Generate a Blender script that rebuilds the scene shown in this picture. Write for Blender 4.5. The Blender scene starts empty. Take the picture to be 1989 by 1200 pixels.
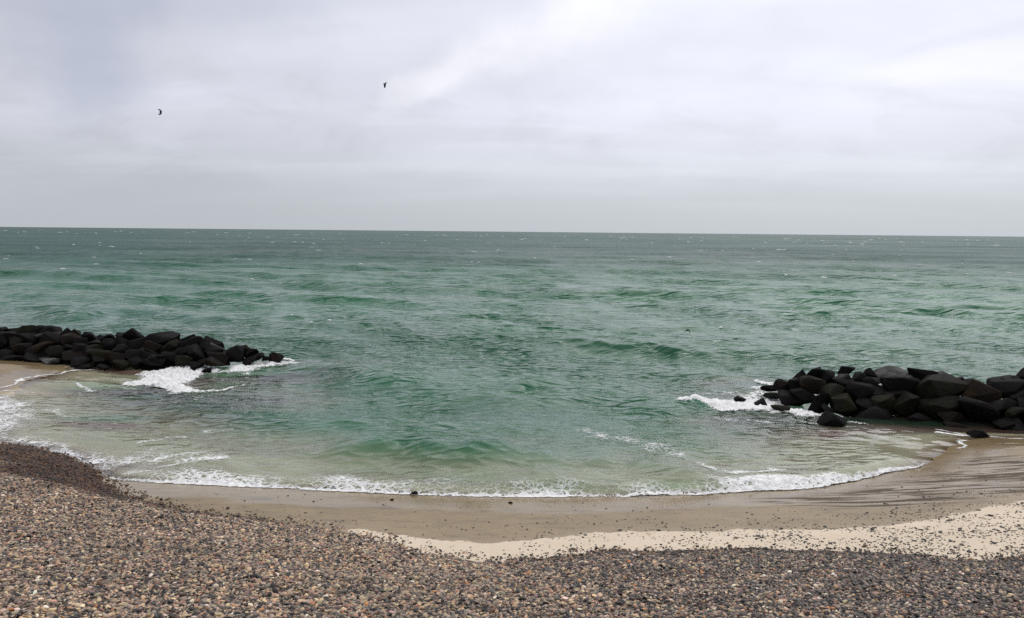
import bpy, bmesh, math, random
import numpy as np
from mathutils import Vector, Matrix, Euler

random.seed(7)
rng = np.random.default_rng(11)
scene = bpy.context.scene
COL = scene.collection
R = math.radians

# ------------------------------------------------------------------ camera
CAM_H = 5.5
FOC = 1561.0                      # focal length in pixels of the 1989 px wide photograph
cam_data = bpy.data.cameras.new('camera')
cam_data.sensor_width = 36.0
cam_data.lens = 36.0 * FOC / 1989.0
cam_data.clip_end = 60000.0
cam_data.clip_start = 0.1
cam = bpy.data.objects.new('camera', cam_data)
COL.objects.link(cam)
CAM_M = Matrix.Translation((0, 0, CAM_H)) @ Matrix.Rotation(R(90 - 5.5), 4, 'X') @ Matrix.Rotation(R(0.55), 4, 'Z')
cam.matrix_world = CAM_M
scene.camera = cam
CAM_R = CAM_M.to_3x3()

# ------------------------------------------------------------------ light
SUN_AZ, SUN_EL = 28.0, 48.0       # to the right of the view, behind thin cloud
sun_dir = Vector((math.sin(R(SUN_AZ)) * math.cos(R(SUN_EL)), math.cos(R(SUN_AZ)) * math.cos(R(SUN_EL)), math.sin(R(SUN_EL))))
sl = bpy.data.lights.new('sun', 'SUN')
sl.energy = 0.8
sl.angle = R(60)
sl.color = (1.0, 0.97, 0.93)
sun = bpy.data.objects.new('sun', sl)
COL.objects.link(sun)
sun.rotation_euler = sun_dir.to_track_quat('Z', 'Y').to_euler()

scene.view_settings.view_transform = 'Standard'
scene.view_settings.look = 'None'
scene.view_settings.exposure = 0.0
scene.view_settings.gamma = 1.0
scene.view_settings.use_curve_mapping = False
scene.cycles.use_denoising = False
scene.cycles.max_bounces = 6
scene.cycles.transparent_max_bounces = 12
scene.cycles.caustics_reflective = False
scene.cycles.caustics_refractive = False


# ------------------------------------------------------------------ node helper
class NT:
    def __init__(s, tree):
        s.t = tree
        s.n = tree.nodes
        s.l = tree.links

    def new(s, kind, **props):
        nd = s.n.new(kind)
        for k, v in props.items():
            setattr(nd, k, v)
        return nd

    def put(s, sock, v):
        if v is None:
            return
        if isinstance(v, bpy.types.NodeSocket):
            s.l.new(v, sock)
        else:
            if isinstance(v, (tuple, list)) and sock.type == 'RGBA' and len(v) == 3:
                v = (*v, 1.0)
            sock.default_value = v

    def m(s, op, a, b=None, c=None, clamp=False):
        nd = s.new('ShaderNodeMath', operation=op, use_clamp=clamp)
        s.put(nd.inputs[0], a)
        s.put(nd.inputs[1], b)
        s.put(nd.inputs[2], c)
        return nd.outputs[0]

    def vm(s, op, a, b=None):
        nd = s.new('ShaderNodeVectorMath', operation=op)
        s.put(nd.inputs[0], a)
        s.put(nd.inputs[1], b)
        return nd.outputs['Value'] if op in ('DOT_PRODUCT', 'LENGTH') else nd.outputs[0]

    def mix(s, f, a, b, blend='MIX'):
        nd = s.new('ShaderNodeMix', data_type='RGBA', blend_type=blend)
        s.put(nd.inputs[0], f)
        s.put(nd.inputs[6], a)
        s.put(nd.inputs[7], b)
        return nd.outputs[2]

    def mapr(s, v, a, b, c=0.0, d=1.0, smooth=True):
        nd = s.new('ShaderNodeMapRange', interpolation_type='SMOOTHSTEP' if smooth else 'LINEAR')
        for i, q in enumerate((v, a, b, c, d)):
            s.put(nd.inputs[i], q)
        return nd.outputs[0]

    def noise(s, vec, scale, detail=4.0, rough=0.5, dist=0.0, out='Fac'):
        nd = s.new('ShaderNodeTexNoise')
        s.put(nd.inputs['Vector'], vec)
        nd.inputs['Scale'].default_value = scale
        nd.inputs['Detail'].default_value = detail
        nd.inputs['Roughness'].default_value = rough
        nd.inputs['Distortion'].default_value = dist
        return nd.outputs[out]

    def vor(s, vec, scale, feature='DISTANCE_TO_EDGE'):
        nd = s.new('ShaderNodeTexVoronoi', feature=feature)
        s.put(nd.inputs['Vector'], vec)
        nd.inputs['Scale'].default_value = scale
        return nd.outputs['Distance']

    def attr(s, name, kind='GEOMETRY', out='Fac'):
        nd = s.new('ShaderNodeAttribute', attribute_name=name, attribute_type=kind)
        return nd.outputs[out]

    def mapping(s, vec, loc=(0, 0, 0), rot=(0, 0, 0), scale=(1, 1, 1)):
        nd = s.new('ShaderNodeMapping')
        s.put(nd.inputs[0], vec)
        nd.inputs[1].default_value = loc
        nd.inputs[2].default_value = rot
        nd.inputs[3].default_value = scale
        return nd.outputs[0]

    def bump(s, h, strength, dist, normal=None):
        nd = s.new('ShaderNodeBump')
        s.put(nd.inputs['Strength'], strength)
        s.put(nd.inputs['Distance'], dist)
        s.put(nd.inputs['Height'], h)
        if normal is not None:
            s.put(nd.inputs['Normal'], normal)
        return nd.outputs[0]


def material(name):
    m = bpy.data.materials.new(name)
    m.use_nodes = True
    nt = NT(m.node_tree)
    nt.n.clear()
    out = nt.new('ShaderNodeOutputMaterial')
    return m, nt, out


# ------------------------------------------------------------------ sky
world = bpy.data.worlds.new('World')
scene.world = world
world.use_nodes = True
w = NT(world.node_tree)
w.n.clear()
wout = w.new('ShaderNodeOutputWorld')
wbg = w.new('ShaderNodeBackground')
tc = w.new('ShaderNodeTexCoord')
direction = w.vm('NORMALIZE', tc.outputs['Generated'])
sep = w.new('ShaderNodeSeparateXYZ')
w.put(sep.inputs[0], direction)
dx, dy, dz = sep.outputs
el = w.m('ARCSINE', dz)
az = w.m('ARCTAN2', dx, dy)
sky = w.new('ShaderNodeTexSky', sky_type='NISHITA', sun_disc=False)
sky.sun_elevation = R(SUN_EL)
sky.sun_rotation = R(SUN_AZ)
sky.air_density = 1.0
sky.dust_density = 2.0
nish = w.vm('SCALE', sky.outputs[0])
w.n[-1].inputs['Scale'].default_value = 0.1
# overcast: grey-blue at the horizon, lilac-white above, brighter overhead
low = w.mix(w.mapr(el, 0.0, 0.16), (0.500, 0.540, 0.578), (0.590, 0.600, 0.675))
mid = w.mix(w.mapr(el, 0.14, 1.3), low, (1.05, 1.05, 1.08))
sd = w.vm('DOT_PRODUCT', direction, tuple(sun_dir))
glow = w.mapr(sd, 0.40, 1.0, 0.0, 0.66)
# cloud sheet seen in perspective: the direction projected on a plane overhead
pz = w.m('ADD', w.m('MAXIMUM', dz, 0.0), 0.10)
comb = w.new('ShaderNodeCombineXYZ')
w.put(comb.inputs[0], w.m('DIVIDE', dx, pz))
w.put(comb.inputs[1], w.m('DIVIDE', dy, pz))
sheet = comb.outputs[0]
n1 = w.noise(w.mapping(sheet, (3.1, 0.4, 0.0), (0, 0, R(-28)), (0.55, 1.3, 1)), 0.8, 6, 0.5, 0.6)
ang = w.new('ShaderNodeCombineXYZ')
w.put(ang.inputs[0], az)
w.put(ang.inputs[1], el)
angv = ang.outputs[0]
warp = w.noise(angv, 6.0, 4, 0.55)
warp2 = w.noise(w.mapping(angv, (4, 2, 0)), 9.0, 4, 0.55)


def streak(p0, p1, w0, w1, soft=1.0, wob=0.05):
    """a band of cloud along a line in the sky, in azimuth and elevation"""
    a0 = ((p0[0] - 994) / FOC, (451 - p0[1]) / FOC)
    a1 = ((p1[0] - 994) / FOC, (451 - p1[1]) / FOC)
    L = math.hypot(a1[0] - a0[0], a1[1] - a0[1])
    t = ((a1[0] - a0[0]) / L, (a1[1] - a0[1]) / L)
    u = w.m('DIVIDE', w.m('ADD', w.m('MULTIPLY', w.m('SUBTRACT', az, a0[0]), t[0]), w.m('MULTIPLY', w.m('SUBTRACT', el, a0[1]), t[1])), L)
    v = w.m('ADD', w.m('MULTIPLY', w.m('SUBTRACT', az, a0[0]), -t[1]), w.m('MULTIPLY', w.m('SUBTRACT', el, a0[1]), t[0]))
    v = w.m('ADD', v, w.m('MULTIPLY', w.m('SUBTRACT', warp, 0.5), wob))
    wid = w.mapr(u, 0.0, 1.0, w0 / FOC, w1 / FOC, smooth=False)
    q = w.m('DIVIDE', w.m('ABSOLUTE', v), wid)
    body = w.mapr(q, 0.25, 1.0 + soft, 1.0, 0.0)
    ends = w.mapr(u, -0.12, 0.2)
    return w.m('MULTIPLY', body, ends)


bright = w.m('MULTIPLY', streak((735, 212), (1260, -10), 10, 72, 1.0, 0.12), w.mapr(warp2, 0.3, 0.7, 0.10, 0.24))
bright = w.m('ADD', bright, w.m('MULTIPLY', streak((1560, 215), (2300, 60), 22, 70, 1.4, 0.07), 0.065))
bright = w.m('ADD', bright, w.m('MULTIPLY', streak((1400, 28), (2050, -30), 10, 40, 1.3, 0.05), 0.07))
dk = w.m('MULTIPLY', streak((1640, 150), (2100, 78), 5, 16, 0.9, 0.02), -0.07)
# a thinner, bluer gap in the upper left
gap = w.m('MULTIPLY', streak((300, 250), (190, 20), 45, 80, 1.9, 0.20), 0.60)
gap2 = w.m('MULTIPLY', streak((300, 60), (560, 10), 40, 60, 1.2, 0.1), 0.3)
pale_left = w.m('MULTIPLY', streak((75, 210), (-80, 20), 20, 60, 1.5, 0.06), 0.13)
# small low clouds over the horizon
lowc = w.noise(w.mapping(angv, (0.7, 0.0, 0), (0, 0, 0), (4.5, 10.0, 1)), 1.8, 6, 0.6, 0.6)
band = w.m('MULTIPLY', w.mapr(el, 0.01, 0.12), w.mapr(el, 0.14, 0.22, 1.0, 0.0))
lows = w.m('MULTIPLY', w.m('SUBTRACT', w.mapr(lowc, 0.44, 0.72, -0.4, 1.0), 0.3), band)
tone = w.m('ADD', w.mapr(n1, 0.28, 0.72, -0.075, 0.075), w.m('MULTIPLY', w.m('SUBTRACT', w.noise(w.mapping(angv, (1, 7, 0), (0, 0, R(20)), (1, 1.8, 1)), 4.5, 6, 0.6, 0.5), 0.5), 0.30))
fade = w.mapr(el, 0.0, 0.10)
tone = w.m('MULTIPLY', tone, fade)
tone = w.m('ADD', tone, w.m('MULTIPLY', lows, -0.08))
bright = w.m('ADD', bright, w.m('ADD', dk, pale_left))
gain = w.m('ADD', w.m('ADD', 1.0, tone), w.m('ADD', bright, w.m('MULTIPLY', glow, w.mapr(el, 0.0, 0.1, 0.55, 1.0))))
cloud = w.vm('SCALE', mid)
w.put(w.n[-1].inputs['Scale'], gain)
gapcol = w.mix(w.m('ADD', gap, gap2, clamp=True), cloud, (0.445, 0.488, 0.615))
warmth = w.mix(w.m('MULTIPLY', bright, 2.6, clamp=True), gapcol, w.vm('MULTIPLY', gapcol, (1.04, 1.02, 0.93)))
skycol = w.mix(0.95, nish, warmth)
w.put(wbg.inputs[0], skycol)
wbg.inputs[1].default_value = 1.0
w.l.new(wbg.outputs[0], wout.inputs[0])


# ------------------------------------------------------------------ geometry helpers
def at(px, py, z=0.0):
    """where the sight line through a photograph pixel meets the level z"""
    d = CAM_R @ Vector((px - 994.5, 600.0 - py, -FOC))
    t = (z - CAM_H) / d.z
    return Vector((d.x * t, d.y * t, z))


def ray(px, py):
    return (CAM_R @ Vector((px - 994.5, 600.0 - py, -FOC))).normalized()


_perm = np.random.default_rng(5).permutation(512)
_perm = np.concatenate([_perm, _perm])
_ga = np.random.default_rng(6).uniform(0, 2 * np.pi, 512)
_gx, _gy = np.cos(_ga), np.sin(_ga)


def gnoise(x, y):
    xi = np.floor(x).astype(np.int64)
    yi = np.floor(y).astype(np.int64)
    xf, yf = x - xi, y - yi
    xi &= 511
    yi &= 511
    u = xf * xf * xf * (xf * (xf * 6 - 15) + 10)
    v = yf * yf * yf * (yf * (yf * 6 - 15) + 10)

    def g(ix, iy, fx, fy):
        h = _perm[_perm[ix & 511] + (iy & 511)]
        return _gx[h] * fx + _gy[h] * fy
    a = g(xi, yi, xf, yf)
    b = g(xi + 1, yi, xf - 1, yf)
    c = g(xi, yi + 1, xf, yf - 1)
    d = g(xi + 1, yi + 1, xf - 1, yf - 1)
    return 1.5 * ((a + (b - a) * u) * (1 - v) + (c + (d - c) * u) * v)


def fbm(x, y, octv=4, gain=0.5):
    s = 0
    a = 1.0
    for i in range(octv):
        s = s + a * gnoise(x + 13.7 * i, y - 7.3 * i)
        x, y = x * 2.03, y * 2.03
        a *= gain
    return s


def sstep(a, b, x):
    t = np.clip((x - a) / (b - a), 0, 1)
    return t * t * (3 - 2 * t)


def seg_dist(x, y, P):
    """distance to a polyline, and the arc length of the nearest point"""
    best = np.full(x.shape, 1e9)
    arc = np.zeros(x.shape)
    s0 = 0.0
    for (ax, ay), (bx, by) in zip(P[:-1], P[1:]):
        ex, ey = bx - ax, by - ay
        L2 = ex * ex + ey * ey + 1e-12
        t = np.clip(((x - ax) * ex + (y - ay) * ey) / L2, 0, 1)
        d = (x - ax - t * ex) ** 2 + (y - ay - t * ey) ** 2
        mk = d < best
        best = np.where(mk, d, best)
        L = math.sqrt(L2)
        arc = np.where(mk, s0 + t * L, arc)
        s0 += L
    return np.sqrt(best), arc


def inside(x, y, P):
    r = np.zeros(x.shape, bool)
    n = len(P)
    for i in range(n):
        ax, ay = P[i]
        bx, by = P[(i + 1) % n]
        c = ((ay > y) != (by > y)) & (x < (bx - ax) * (y - ay) / (by - ay + 1e-12) + ax)
        r ^= c
    return r


def smooth_line(P, it=2):
    for _ in range(it):
        Q = [P[0]]
        for a, b in zip(P[:-1], P[1:]):
            Q.append((0.75 * a[0] + 0.25 * b[0], 0.75 * a[1] + 0.25 * b[1]))
            Q.append((0.25 * a[0] + 0.75 * b[0], 0.25 * a[1] + 0.75 * b[1]))
        Q.append(P[-1])
        P = Q
    return P


def xy(pts):
    out = []
    for p in pts:
        v = at(p[0], p[1], p[2] if len(p) > 2 else 0.0)
        out.append((v.x, v.y))
    return out


def ellipses(x, y, E):
    v = np.zeros_like(x)
    for c, rx, ry in E:
        q = ((x - c.x) / rx) ** 2 + ((y - c.y) / ry) ** 2
        v = np.maximum(v, np.exp(-q ** 1.4 * 0.8))
    return v


# the water's edge of the little bay, left to right
shore_px = [(0, 695), (60, 703), (140, 714), (70, 736), (0, 757), (-70, 785), (-70, 830), (0, 858), (60, 864), (130, 880), (185, 905),
            (205, 930), (300, 938), (400, 942), (600, 950), (800, 961), (1000, 965), (1200, 965), (1400, 957), (1550, 950),
            (1620, 942), (1680, 928), (1740, 914), (1795, 903), (1835, 882), (1850, 862), (1890, 850), (1989, 849)]
shore = [(-90.0, 38.0), (-40.0, 37.0)] + xy(shore_px) + [(26.0, 22.6), (90.0, 26.0)]
SHORE = smooth_line(shore, 1)
LAND = SHORE + [(90.0, -30.0), (-90.0, -30.0)]
shingle_px = [(-300, 850, .3), (-100, 866, .12), (0, 863, .04), (60, 869, .03), (130, 885, .03), (180, 912, .03), (196, 934, .03), (215, 955, .1), (300, 980, .25), (400, 995, .33),
              (500, 1006, .38), (600, 1016, .42), (680, 1029, .46), (740, 1046, .48), (800, 1068, .5), (880, 1083, .53), (950, 1092, .55), (1050, 1083, .55), (1130, 1069, .57),
              (1200, 1061, .57), (1400, 1054, .6), (1600, 1056, .64), (1750, 1060, .68), (1850, 1076, .7), (1920, 1074, .72), (1989, 1058, .75), (2200, 1040, .8)]
SHINGLE = smooth_line([(-60.0, 23.0), (-30.0, 22.0)] + xy(shingle_px) + [(30.0, 15.0), (60.0, 15.0)], 1)
SHLAND = SHINGLE + [(60.0, -40.0), (-60.0, -40.0)]
dry_px = [(560, 1024, .45), (680, 1014, .42), (760, 1026, .45), (850, 1039, .47), (950, 1044, .48), (1040, 1038, .48), (1100, 1029, .47), (1200, 1016, .45), (1400, 1014, .48), (1550, 1012, .5), (1650, 1008, .52),
          (1750, 1000, .52), (1850, 984, .52), (1989, 958, .52), (2300, 900, .5)]
DRY = smooth_line(xy(dry_px) + [(60.0, 17.0)], 2)
d0 = xy([(560, 1024, .45)])[0]
DRYLAND = DRY + [(60.0, -40.0), (d0[0], -40.0)]


def sdist(x, y, line, poly):
    d, a = seg_dist(x, y, line)
    return np.where(inside(x, y, poly), d, -d), a


WEED = [(at(440, 765), 3.8, 2.2), (at(330, 768), 2.2, 1.2), (at(570, 722), 4.2, 2.2), (at(640, 705), 2.6, 1.8), (at(440, 792), 2.6, 0.9), (at(250, 750), 2.0, 0.9), (at(210, 812), 1.4, 0.5),
        (at(1400, 775), 2.2, 1.6), (at(1480, 780), 2.4, 1.8), (at(1500, 820), 2.6, 0.9), (at(1680, 815), 3.0, 0.8), (at(1800, 820), 2.5, 0.7), (at(1440, 745), 2.0, 1.2)]

SHOALS = [(at(30, 800), 4.5, 5.0), (at(330, 880), 4.0, 1.5), (at(1760, 860), 3.0, 1.5)]


def ground(x, y, want=False):
    sw, arc = sdist(x, y, SHORE, LAND)
    ss, _ = sdist(x, y, SHINGLE, SHLAND)
    s = -np.minimum(sw, 0)
    sea = -(0.085 * s + 0.02 * sstep(0, 8, s)) * np.exp(-s / 60.0) - 3.2 * (1 - np.exp(-s / 60.0))
    land = np.maximum(sw, 0)
    z = np.where(sw > 0, 0.115 * np.minimum(land, 9) + 0.0 * land, sea)
    z = z + 0.02 * fbm(x * 0.35, y * 0.5, 3) * sstep(0.3, 2.0, np.abs(sw))
    wd = ellipses(x, y, WEED)
    z = np.where(z < -0.02, z * (1 - 0.5 * ellipses(x, y, SHOALS)), z)
    z = np.where(z < -0.20, z + (-0.20 - z) * wd * np.clip(0.95 + 0.4 * fbm(x * 0.9, y * 1.1, 3), 0, 1.0), z)
    bank = np.maximum(ss, 0)
    z = z + 0.13 * bank * sstep(0, 0.8, bank) + 0.035 * sstep(-0.05, 0.35, ss)
    z = np.where(ss > 0, z + 0.045 * fbm(x * 0.5, y * 0.7, 3) * sstep(0, 1.0, ss), z)
    z = np.minimum(z, 2.6 + 0.1 * z)
    if want:
        return z, sw, ss, arc
    return z


# smoother water in the lee
LULLS = [(at(1330, 712), 7.0, 3.0), (at(430, 655), 7.0, 3.0), (at(420, 850), 4.0, 1.6), (at(250, 790), 5.0, 2.5), (at(1650, 850), 4.0, 1.2)]


# the sea: a wind sea running in towards the shore
_wr = np.random.default_rng(21)
WAVES = []
for i, lam in enumerate(np.geomspace(0.24, 34.0, 112)):
    th = R(-90 - 16) + _wr.normal(0, R(26 if lam < 3 else 13))
    k = 2 * math.pi / lam
    steep = float(np.interp(math.log(lam), np.log([0.24, 0.5, 0.8, 1.6, 3.0, 6.0, 12.0, 34.0]), [0.055, 0.050, 0.036, 0.032, 0.052, 0.062, 0.034, 0.024]))
    WAVES.append((lam, k * math.cos(th), k * math.sin(th), steep * lam / (2 * math.pi) * _wr.uniform(0.6, 1.4), _wr.uniform(0, 2 * math.pi), math.cos(th), math.sin(th)))

# single crests that stand out in the bay: pixels, height, width of the face in metres
CRESTS = []
for pts, hgt, wid in [
    ([(560, 878), (700, 890), (900, 898), (1100, 908), (1250, 922), (1360, 935), (1480, 944)], 0.36, 0.85),
    ([(900, 742), (1000, 756), (1100, 768), (1200, 780), (1300, 794), (1400, 812)], 0.30, 1.5),
    ([(560, 700), (680, 722), (800, 745), (920, 775), (1040, 812), (1160, 845)], 0.26, 1.6),
    ([(1420, 798), (1480, 806), (1560, 818)], 0.16, 0.4),
    ([(1330, 790), (1420, 801)], 0.20, 0.4),
    ([(780, 560), (850, 566), (940, 574)], 0.20, 1.6),
    ([(60, 606), (130, 608), (190, 614)], 0.22, 1.2),
    ([(540, 585), (620, 592), (700, 606)], 0.15, 1.2),
    ([(1360, 600), (1410, 612), (1460, 620)], 0.18, 1.2),
    ([(1380, 840), (1500, 848), (1620, 852)], 0.07, 0.5),
    ([(520, 765), (640, 790), (760, 820), (860, 838), (960, 862)], 0.16, 1.2),
    ([(1640, 665), (1760, 684), (1900, 704)], 0.16, 1.2),
    ([(1140, 880), (1260, 886), (1380, 896), (1500, 900)], 0.10, 0.5)]:
    CRESTS.append((smooth_line(xy(pts), 2), hgt, wid))
BX0, BX1 = at(210, 930).x, at(1800, 902).x


def sea_surface(x, y, spacing, sw, arc):
    """height and sideways shift of the water at points (x, y)"""
    s = np.maximum(-sw, 0)
    calm = 0.10 + 0.90 * (1 - np.exp(-s / 3.2))
    # sheltered strip between breakwaters and beach
    group = 0.75 + 0.5 * gnoise(x * 0.045 + 3, y * 0.06) + 0.3 * gnoise(x * 0.16, y * 0.2 + 9)
    ud, vd = 0.22 * x - 0.975 * y, 0.975 * x + 0.22 * y
    group = group + 0.60 * gnoise(ud * 0.05 + 5, vd * 0.30) + 0.30 * gnoise(ud * 0.15 + 5, vd * 0.8)
    group = group * (1 - 0.35 * ellipses(x, y, WEED))
    group = group * (1 - 0.65 * ellipses(x, y, LULLS))
    group = np.clip(group, 0.2, 1.6)
    gl = np.clip(group, 0.5, 1.0) * (1 - 0.5 * ellipses(x, y, WEED))
    big = np.zeros_like(x)
    wx = x + 1.1 * gnoise(x * 0.09, y * 0.11) + 0.25 * gnoise(x * 0.6 + 4, y * 0.6)
    wy = y + 1.1 * gnoise(x * 0.1 + 31, y * 0.12) + 0.25 * gnoise(x * 0.6, y * 0.6 + 17)
    h = np.zeros_like(x)
    ox = np.zeros_like(x)
    oy = np.zeros_like(x)
    for lam, kx, ky, a, ph, cx, cy in WAVES:
        wgt = sstep(2.2, 5.0, lam / spacing)
        if lam > 6:
            shelter = calm ** (1.0 + lam / 18.0)
        else:
            shelter = calm
        A = a * wgt * shelter * (group if lam < 2.5 else gl)
        p = kx * wx + ky * wy + ph
        if lam < 2.5:
            h += A * np.cos(p)
        else:
            big += A * np.cos(p)
        sn = A * np.sin(p)
        ox -= 0.85 * cx * sn
        oy -= 0.85 * cy * sn
    lim = 0.26 + 0.25 * sstep(30, 150, y)
    h += lim * np.tanh(big / lim)
    for line, hgt, wid in CRESTS:
        xs = [q[0] for q in line]
        ys = [q[1] for q in line]
        mk = (x > min(xs) - 4) & (x < max(xs) + 4) & (y > min(ys) - 5) & (y < max(ys) + 6)
        if not mk.any():
            continue
        X, Y = x[mk], y[mk]
        X = X + 0.35 * gnoise(X * 0.7, Y * 0.7)
        Y = Y + 0.35 * gnoise(X * 0.5 + 9, Y * 0.5)
        d, a = seg_dist(X, Y, line)
        tot = sum(math.hypot(q[0] - p[0], q[1] - p[1]) for p, q in zip(line[:-1], line[1:]))
        t = a / tot
        # seaward side slopes gently, shoreward face is steep
        side = np.interp(X, xs, ys)
        sgn = np.where(Y > side, 1.0, -1.0)
        dd = np.where(sgn > 0, d / (3.0 * wid), d / wid)
        ends = sstep(0, 0.25, t) * sstep(1.0, 0.75, t)
        h[mk] += hgt * np.exp(-dd * dd * 1.6) * ends * (0.85 + 0.4 * gnoise(a * 0.9, t * 0 + hgt * 50))
    # the small breaker along the sand
    inb = sstep(BX0 - 1.0, BX0 + 1.5, x) * sstep(BX1 + 0.3, BX1 - 1.2, x) * (y < 24)
    lip = 0.42 + 0.16 * gnoise(arc * 0.55, arc * 0 + 3) + 0.05 * gnoise(arc * 2.4, arc * 0 + 8)
    amp = 0.17 * (0.8 + 0.5 * gnoise(arc * 0.5 + 5, arc * 0 + 1)) * (0.6 + 0.4 * sstep(-4.0, 0.0, x))
    q = np.where(-sw > lip, (-sw - lip) / 0.75, (-sw - lip) / 0.26)
    h += amp * np.exp(-q * q) * inb
    # thin swash on the sand
    h += 0.012 * np.exp(-((sw - 0.0) / 0.5) ** 2) * fbm(x * 1.3, y * 1.3, 2)
    h -= 0.4 * sstep(1.2, 4.0, sw)
    return h, ox, oy


def mesh_obj(name, verts, faces, mat=None, parent=None, smooth=True, link=True):
    me = bpy.data.meshes.new(name)
    verts = np.asarray(verts, dtype=np.float32)
    faces = np.asarray(faces, dtype=np.int32)
    nv, nf, k = len(verts), len(faces), faces.shape[1]
    me.vertices.add(nv)
    me.vertices.foreach_set('co', verts.ravel())
    me.loops.add(nf * k)
    me.loops.foreach_set('vertex_index', faces.ravel())
    me.polygons.add(nf)
    me.polygons.foreach_set('loop_start', np.arange(0, nf * k, k, dtype=np.int32))
    if smooth:
        me.polygons.foreach_set('use_smooth', np.ones(nf, bool))
    me.update(calc_edges=True)
    me.validate()
    if mat:
        me.materials.append(mat)
    o = bpy.data.objects.new(name, me)
    if link:
        COL.objects.link(o)
    if parent:
        o.parent = parent
    return o


def set_attr(o, name, vals):
    a = o.data.attributes.new(name, 'FLOAT', 'POINT')
    a.data.foreach_set('value', np.asarray(vals, dtype=np.float32))


def grid_faces(nr, nc):
    i = np.arange(nr * nc).reshape(nr, nc)
    return np.stack([i[:-1, :-1], i[:-1, 1:], i[1:, 1:], i[1:, :-1]], -1).reshape(-1, 4)


def tag(o, label=None, cat=None, group=None, kind=None):
    if label:
        o['label'] = label
    if cat:
        o['category'] = cat
    if group:
        o['group'] = group
    if kind:
        o['kind'] = kind
    return o


# ------------------------------------------------------------------ materials
def sand_material():
    m, t, out = material('sand')
    g = t.new('ShaderNodeNewGeometry')
    pos = g.outputs['Position']
    sw = t.attr('shore')
    dr = t.attr('dry')
    weed = t.attr('weed')
    big = t.noise(pos, 0.7, 4, 0.55)
    fine = t.noise(pos, 60, 3, 0.6)
    midn = t.noise(pos, 7, 5, 0.6)
    streaks = t.noise(t.mapping(pos, (0, 0, 0), (0, 0, R(8)), (0.5, 5.5, 1)), 1.3, 5, 0.55, 0.5)
    jag = t.noise(pos, 2.0, 7, 0.68)
    edge = t.m('ADD', dr, t.m('MULTIPLY', t.m('SUBTRACT', jag, 0.5), 0.62))
    dry = t.mapr(edge, -0.025, 0.03)
    drycol = t.mix(t.mapr(big, 0.35, 0.7), (0.600, 0.510, 0.400), (0.660, 0.560, 0.450))
    drycol = t.mix(t.mapr(midn, 0.3, 0.8, 0.0, 0.35), drycol, (0.53, 0.42, 0.27))
    drycol = t.mix(t.mapr(fine, 0.35, 0.75, 0.0, 0.3), drycol, (0.46, 0.37, 0.27))
    wetcol = t.mix(t.mapr(big, 0.3, 0.7), (0.212, 0.154, 0.080), (0.255, 0.188, 0.100))
    wetcol = t.mix(t.mapr(midn, 0.35, 0.8, 0.0, 0.4), wetcol, (0.165, 0.118, 0.074))
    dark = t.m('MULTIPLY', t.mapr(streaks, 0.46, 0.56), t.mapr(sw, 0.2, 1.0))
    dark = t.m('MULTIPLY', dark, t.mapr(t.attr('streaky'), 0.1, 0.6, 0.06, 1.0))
    wetcol = t.mix(t.m('MULTIPLY', dark, 0.9), wetcol, (0.060, 0.044, 0.031))  # the rocks' reflection and wet ripples, painted in as dark streaks
    mott = t.noise(t.mapping(pos, (2, 5, 0), (0, 0, 0), (0.6, 1.6, 1)), 2.6, 6, 0.65)
    wetcol = t.mix(t.mapr(mott, 0.48, 0.72, 0.0, 0.7), wetcol, (0.110, 0.080, 0.050))
    damp = t.mapr(edge, -0.5, 0.0)
    wetcol = t.mix(t.m('MULTIPLY', damp, 0.25), wetcol, (0.36, 0.28, 0.19))
    col = t.mix(dry, wetcol, drycol)
    # the sea bed: paler, rippled sand with dark weedy stones under the breakwater ends
    under = t.mapr(sw, 0.0, -0.8)
    bed = t.mix(t.mapr(big, 0.3, 0.7), (0.50, 0.435, 0.30), (0.56, 0.49, 0.345))
    col = t.mix(under, col, bed)
    wn = t.m('MULTIPLY', weed, t.mapr(t.noise(pos, 1.1, 4, 0.6), 0.15, 0.42))
    col = t.mix(t.m('MULTIPLY', wn, 1.0, clamp=True), col, (0.030, 0.028, 0.030))
    film = t.mapr(t.m('ADD', sw, t.m('MULTIPLY', t.m('SUBTRACT', t.noise(t.mapping(pos, (3, 0, 0), (0, 0, 0), (0.35, 1.6, 1)), 1.2, 4, 0.5), 0.5), 1.9)), 1.6, 1.0)
    film = t.m('MAXIMUM', film, t.m('MULTIPLY', t.attr('streaky'), t.mapr(streaks, 0.56, 0.48)))
    film = t.m('MULTIPLY', film, t.m('SUBTRACT', 1.0, dry))
    film = t.m('MULTIPLY', film, t.mapr(sw, -0.25, 0.0))
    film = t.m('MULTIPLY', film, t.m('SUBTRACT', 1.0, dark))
    rough = t.mapr(film, 0.0, 1.0, 0.50, 0.12)
    rough = t.m('MAXIMUM', rough, t.m('MULTIPLY', dry, 0.95))
    b = t.new('ShaderNodeBsdfPrincipled')
    t.put(b.inputs['Base Color'], col)
    t.put(b.inputs['Roughness'], rough)
    t.put(b.inputs['IOR'], t.mapr(t.m('MAXIMUM', dry, dark), 0.0, 1.0, 1.36, 1.12))
    lump = t.m('ADD', t.m('MULTIPLY', midn, 0.7), t.m('MULTIPLY', fine, 0.3))
    dull = t.mapr(film, 0.0, 1.0, 1.0, 0.12)
    t.put(b.inputs['Normal'], t.bump(lump, t.m('MULTIPLY', dull, 0.5), 0.03))
    t.l.new(b.outputs[0], out.inputs[0])
    return m


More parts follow.
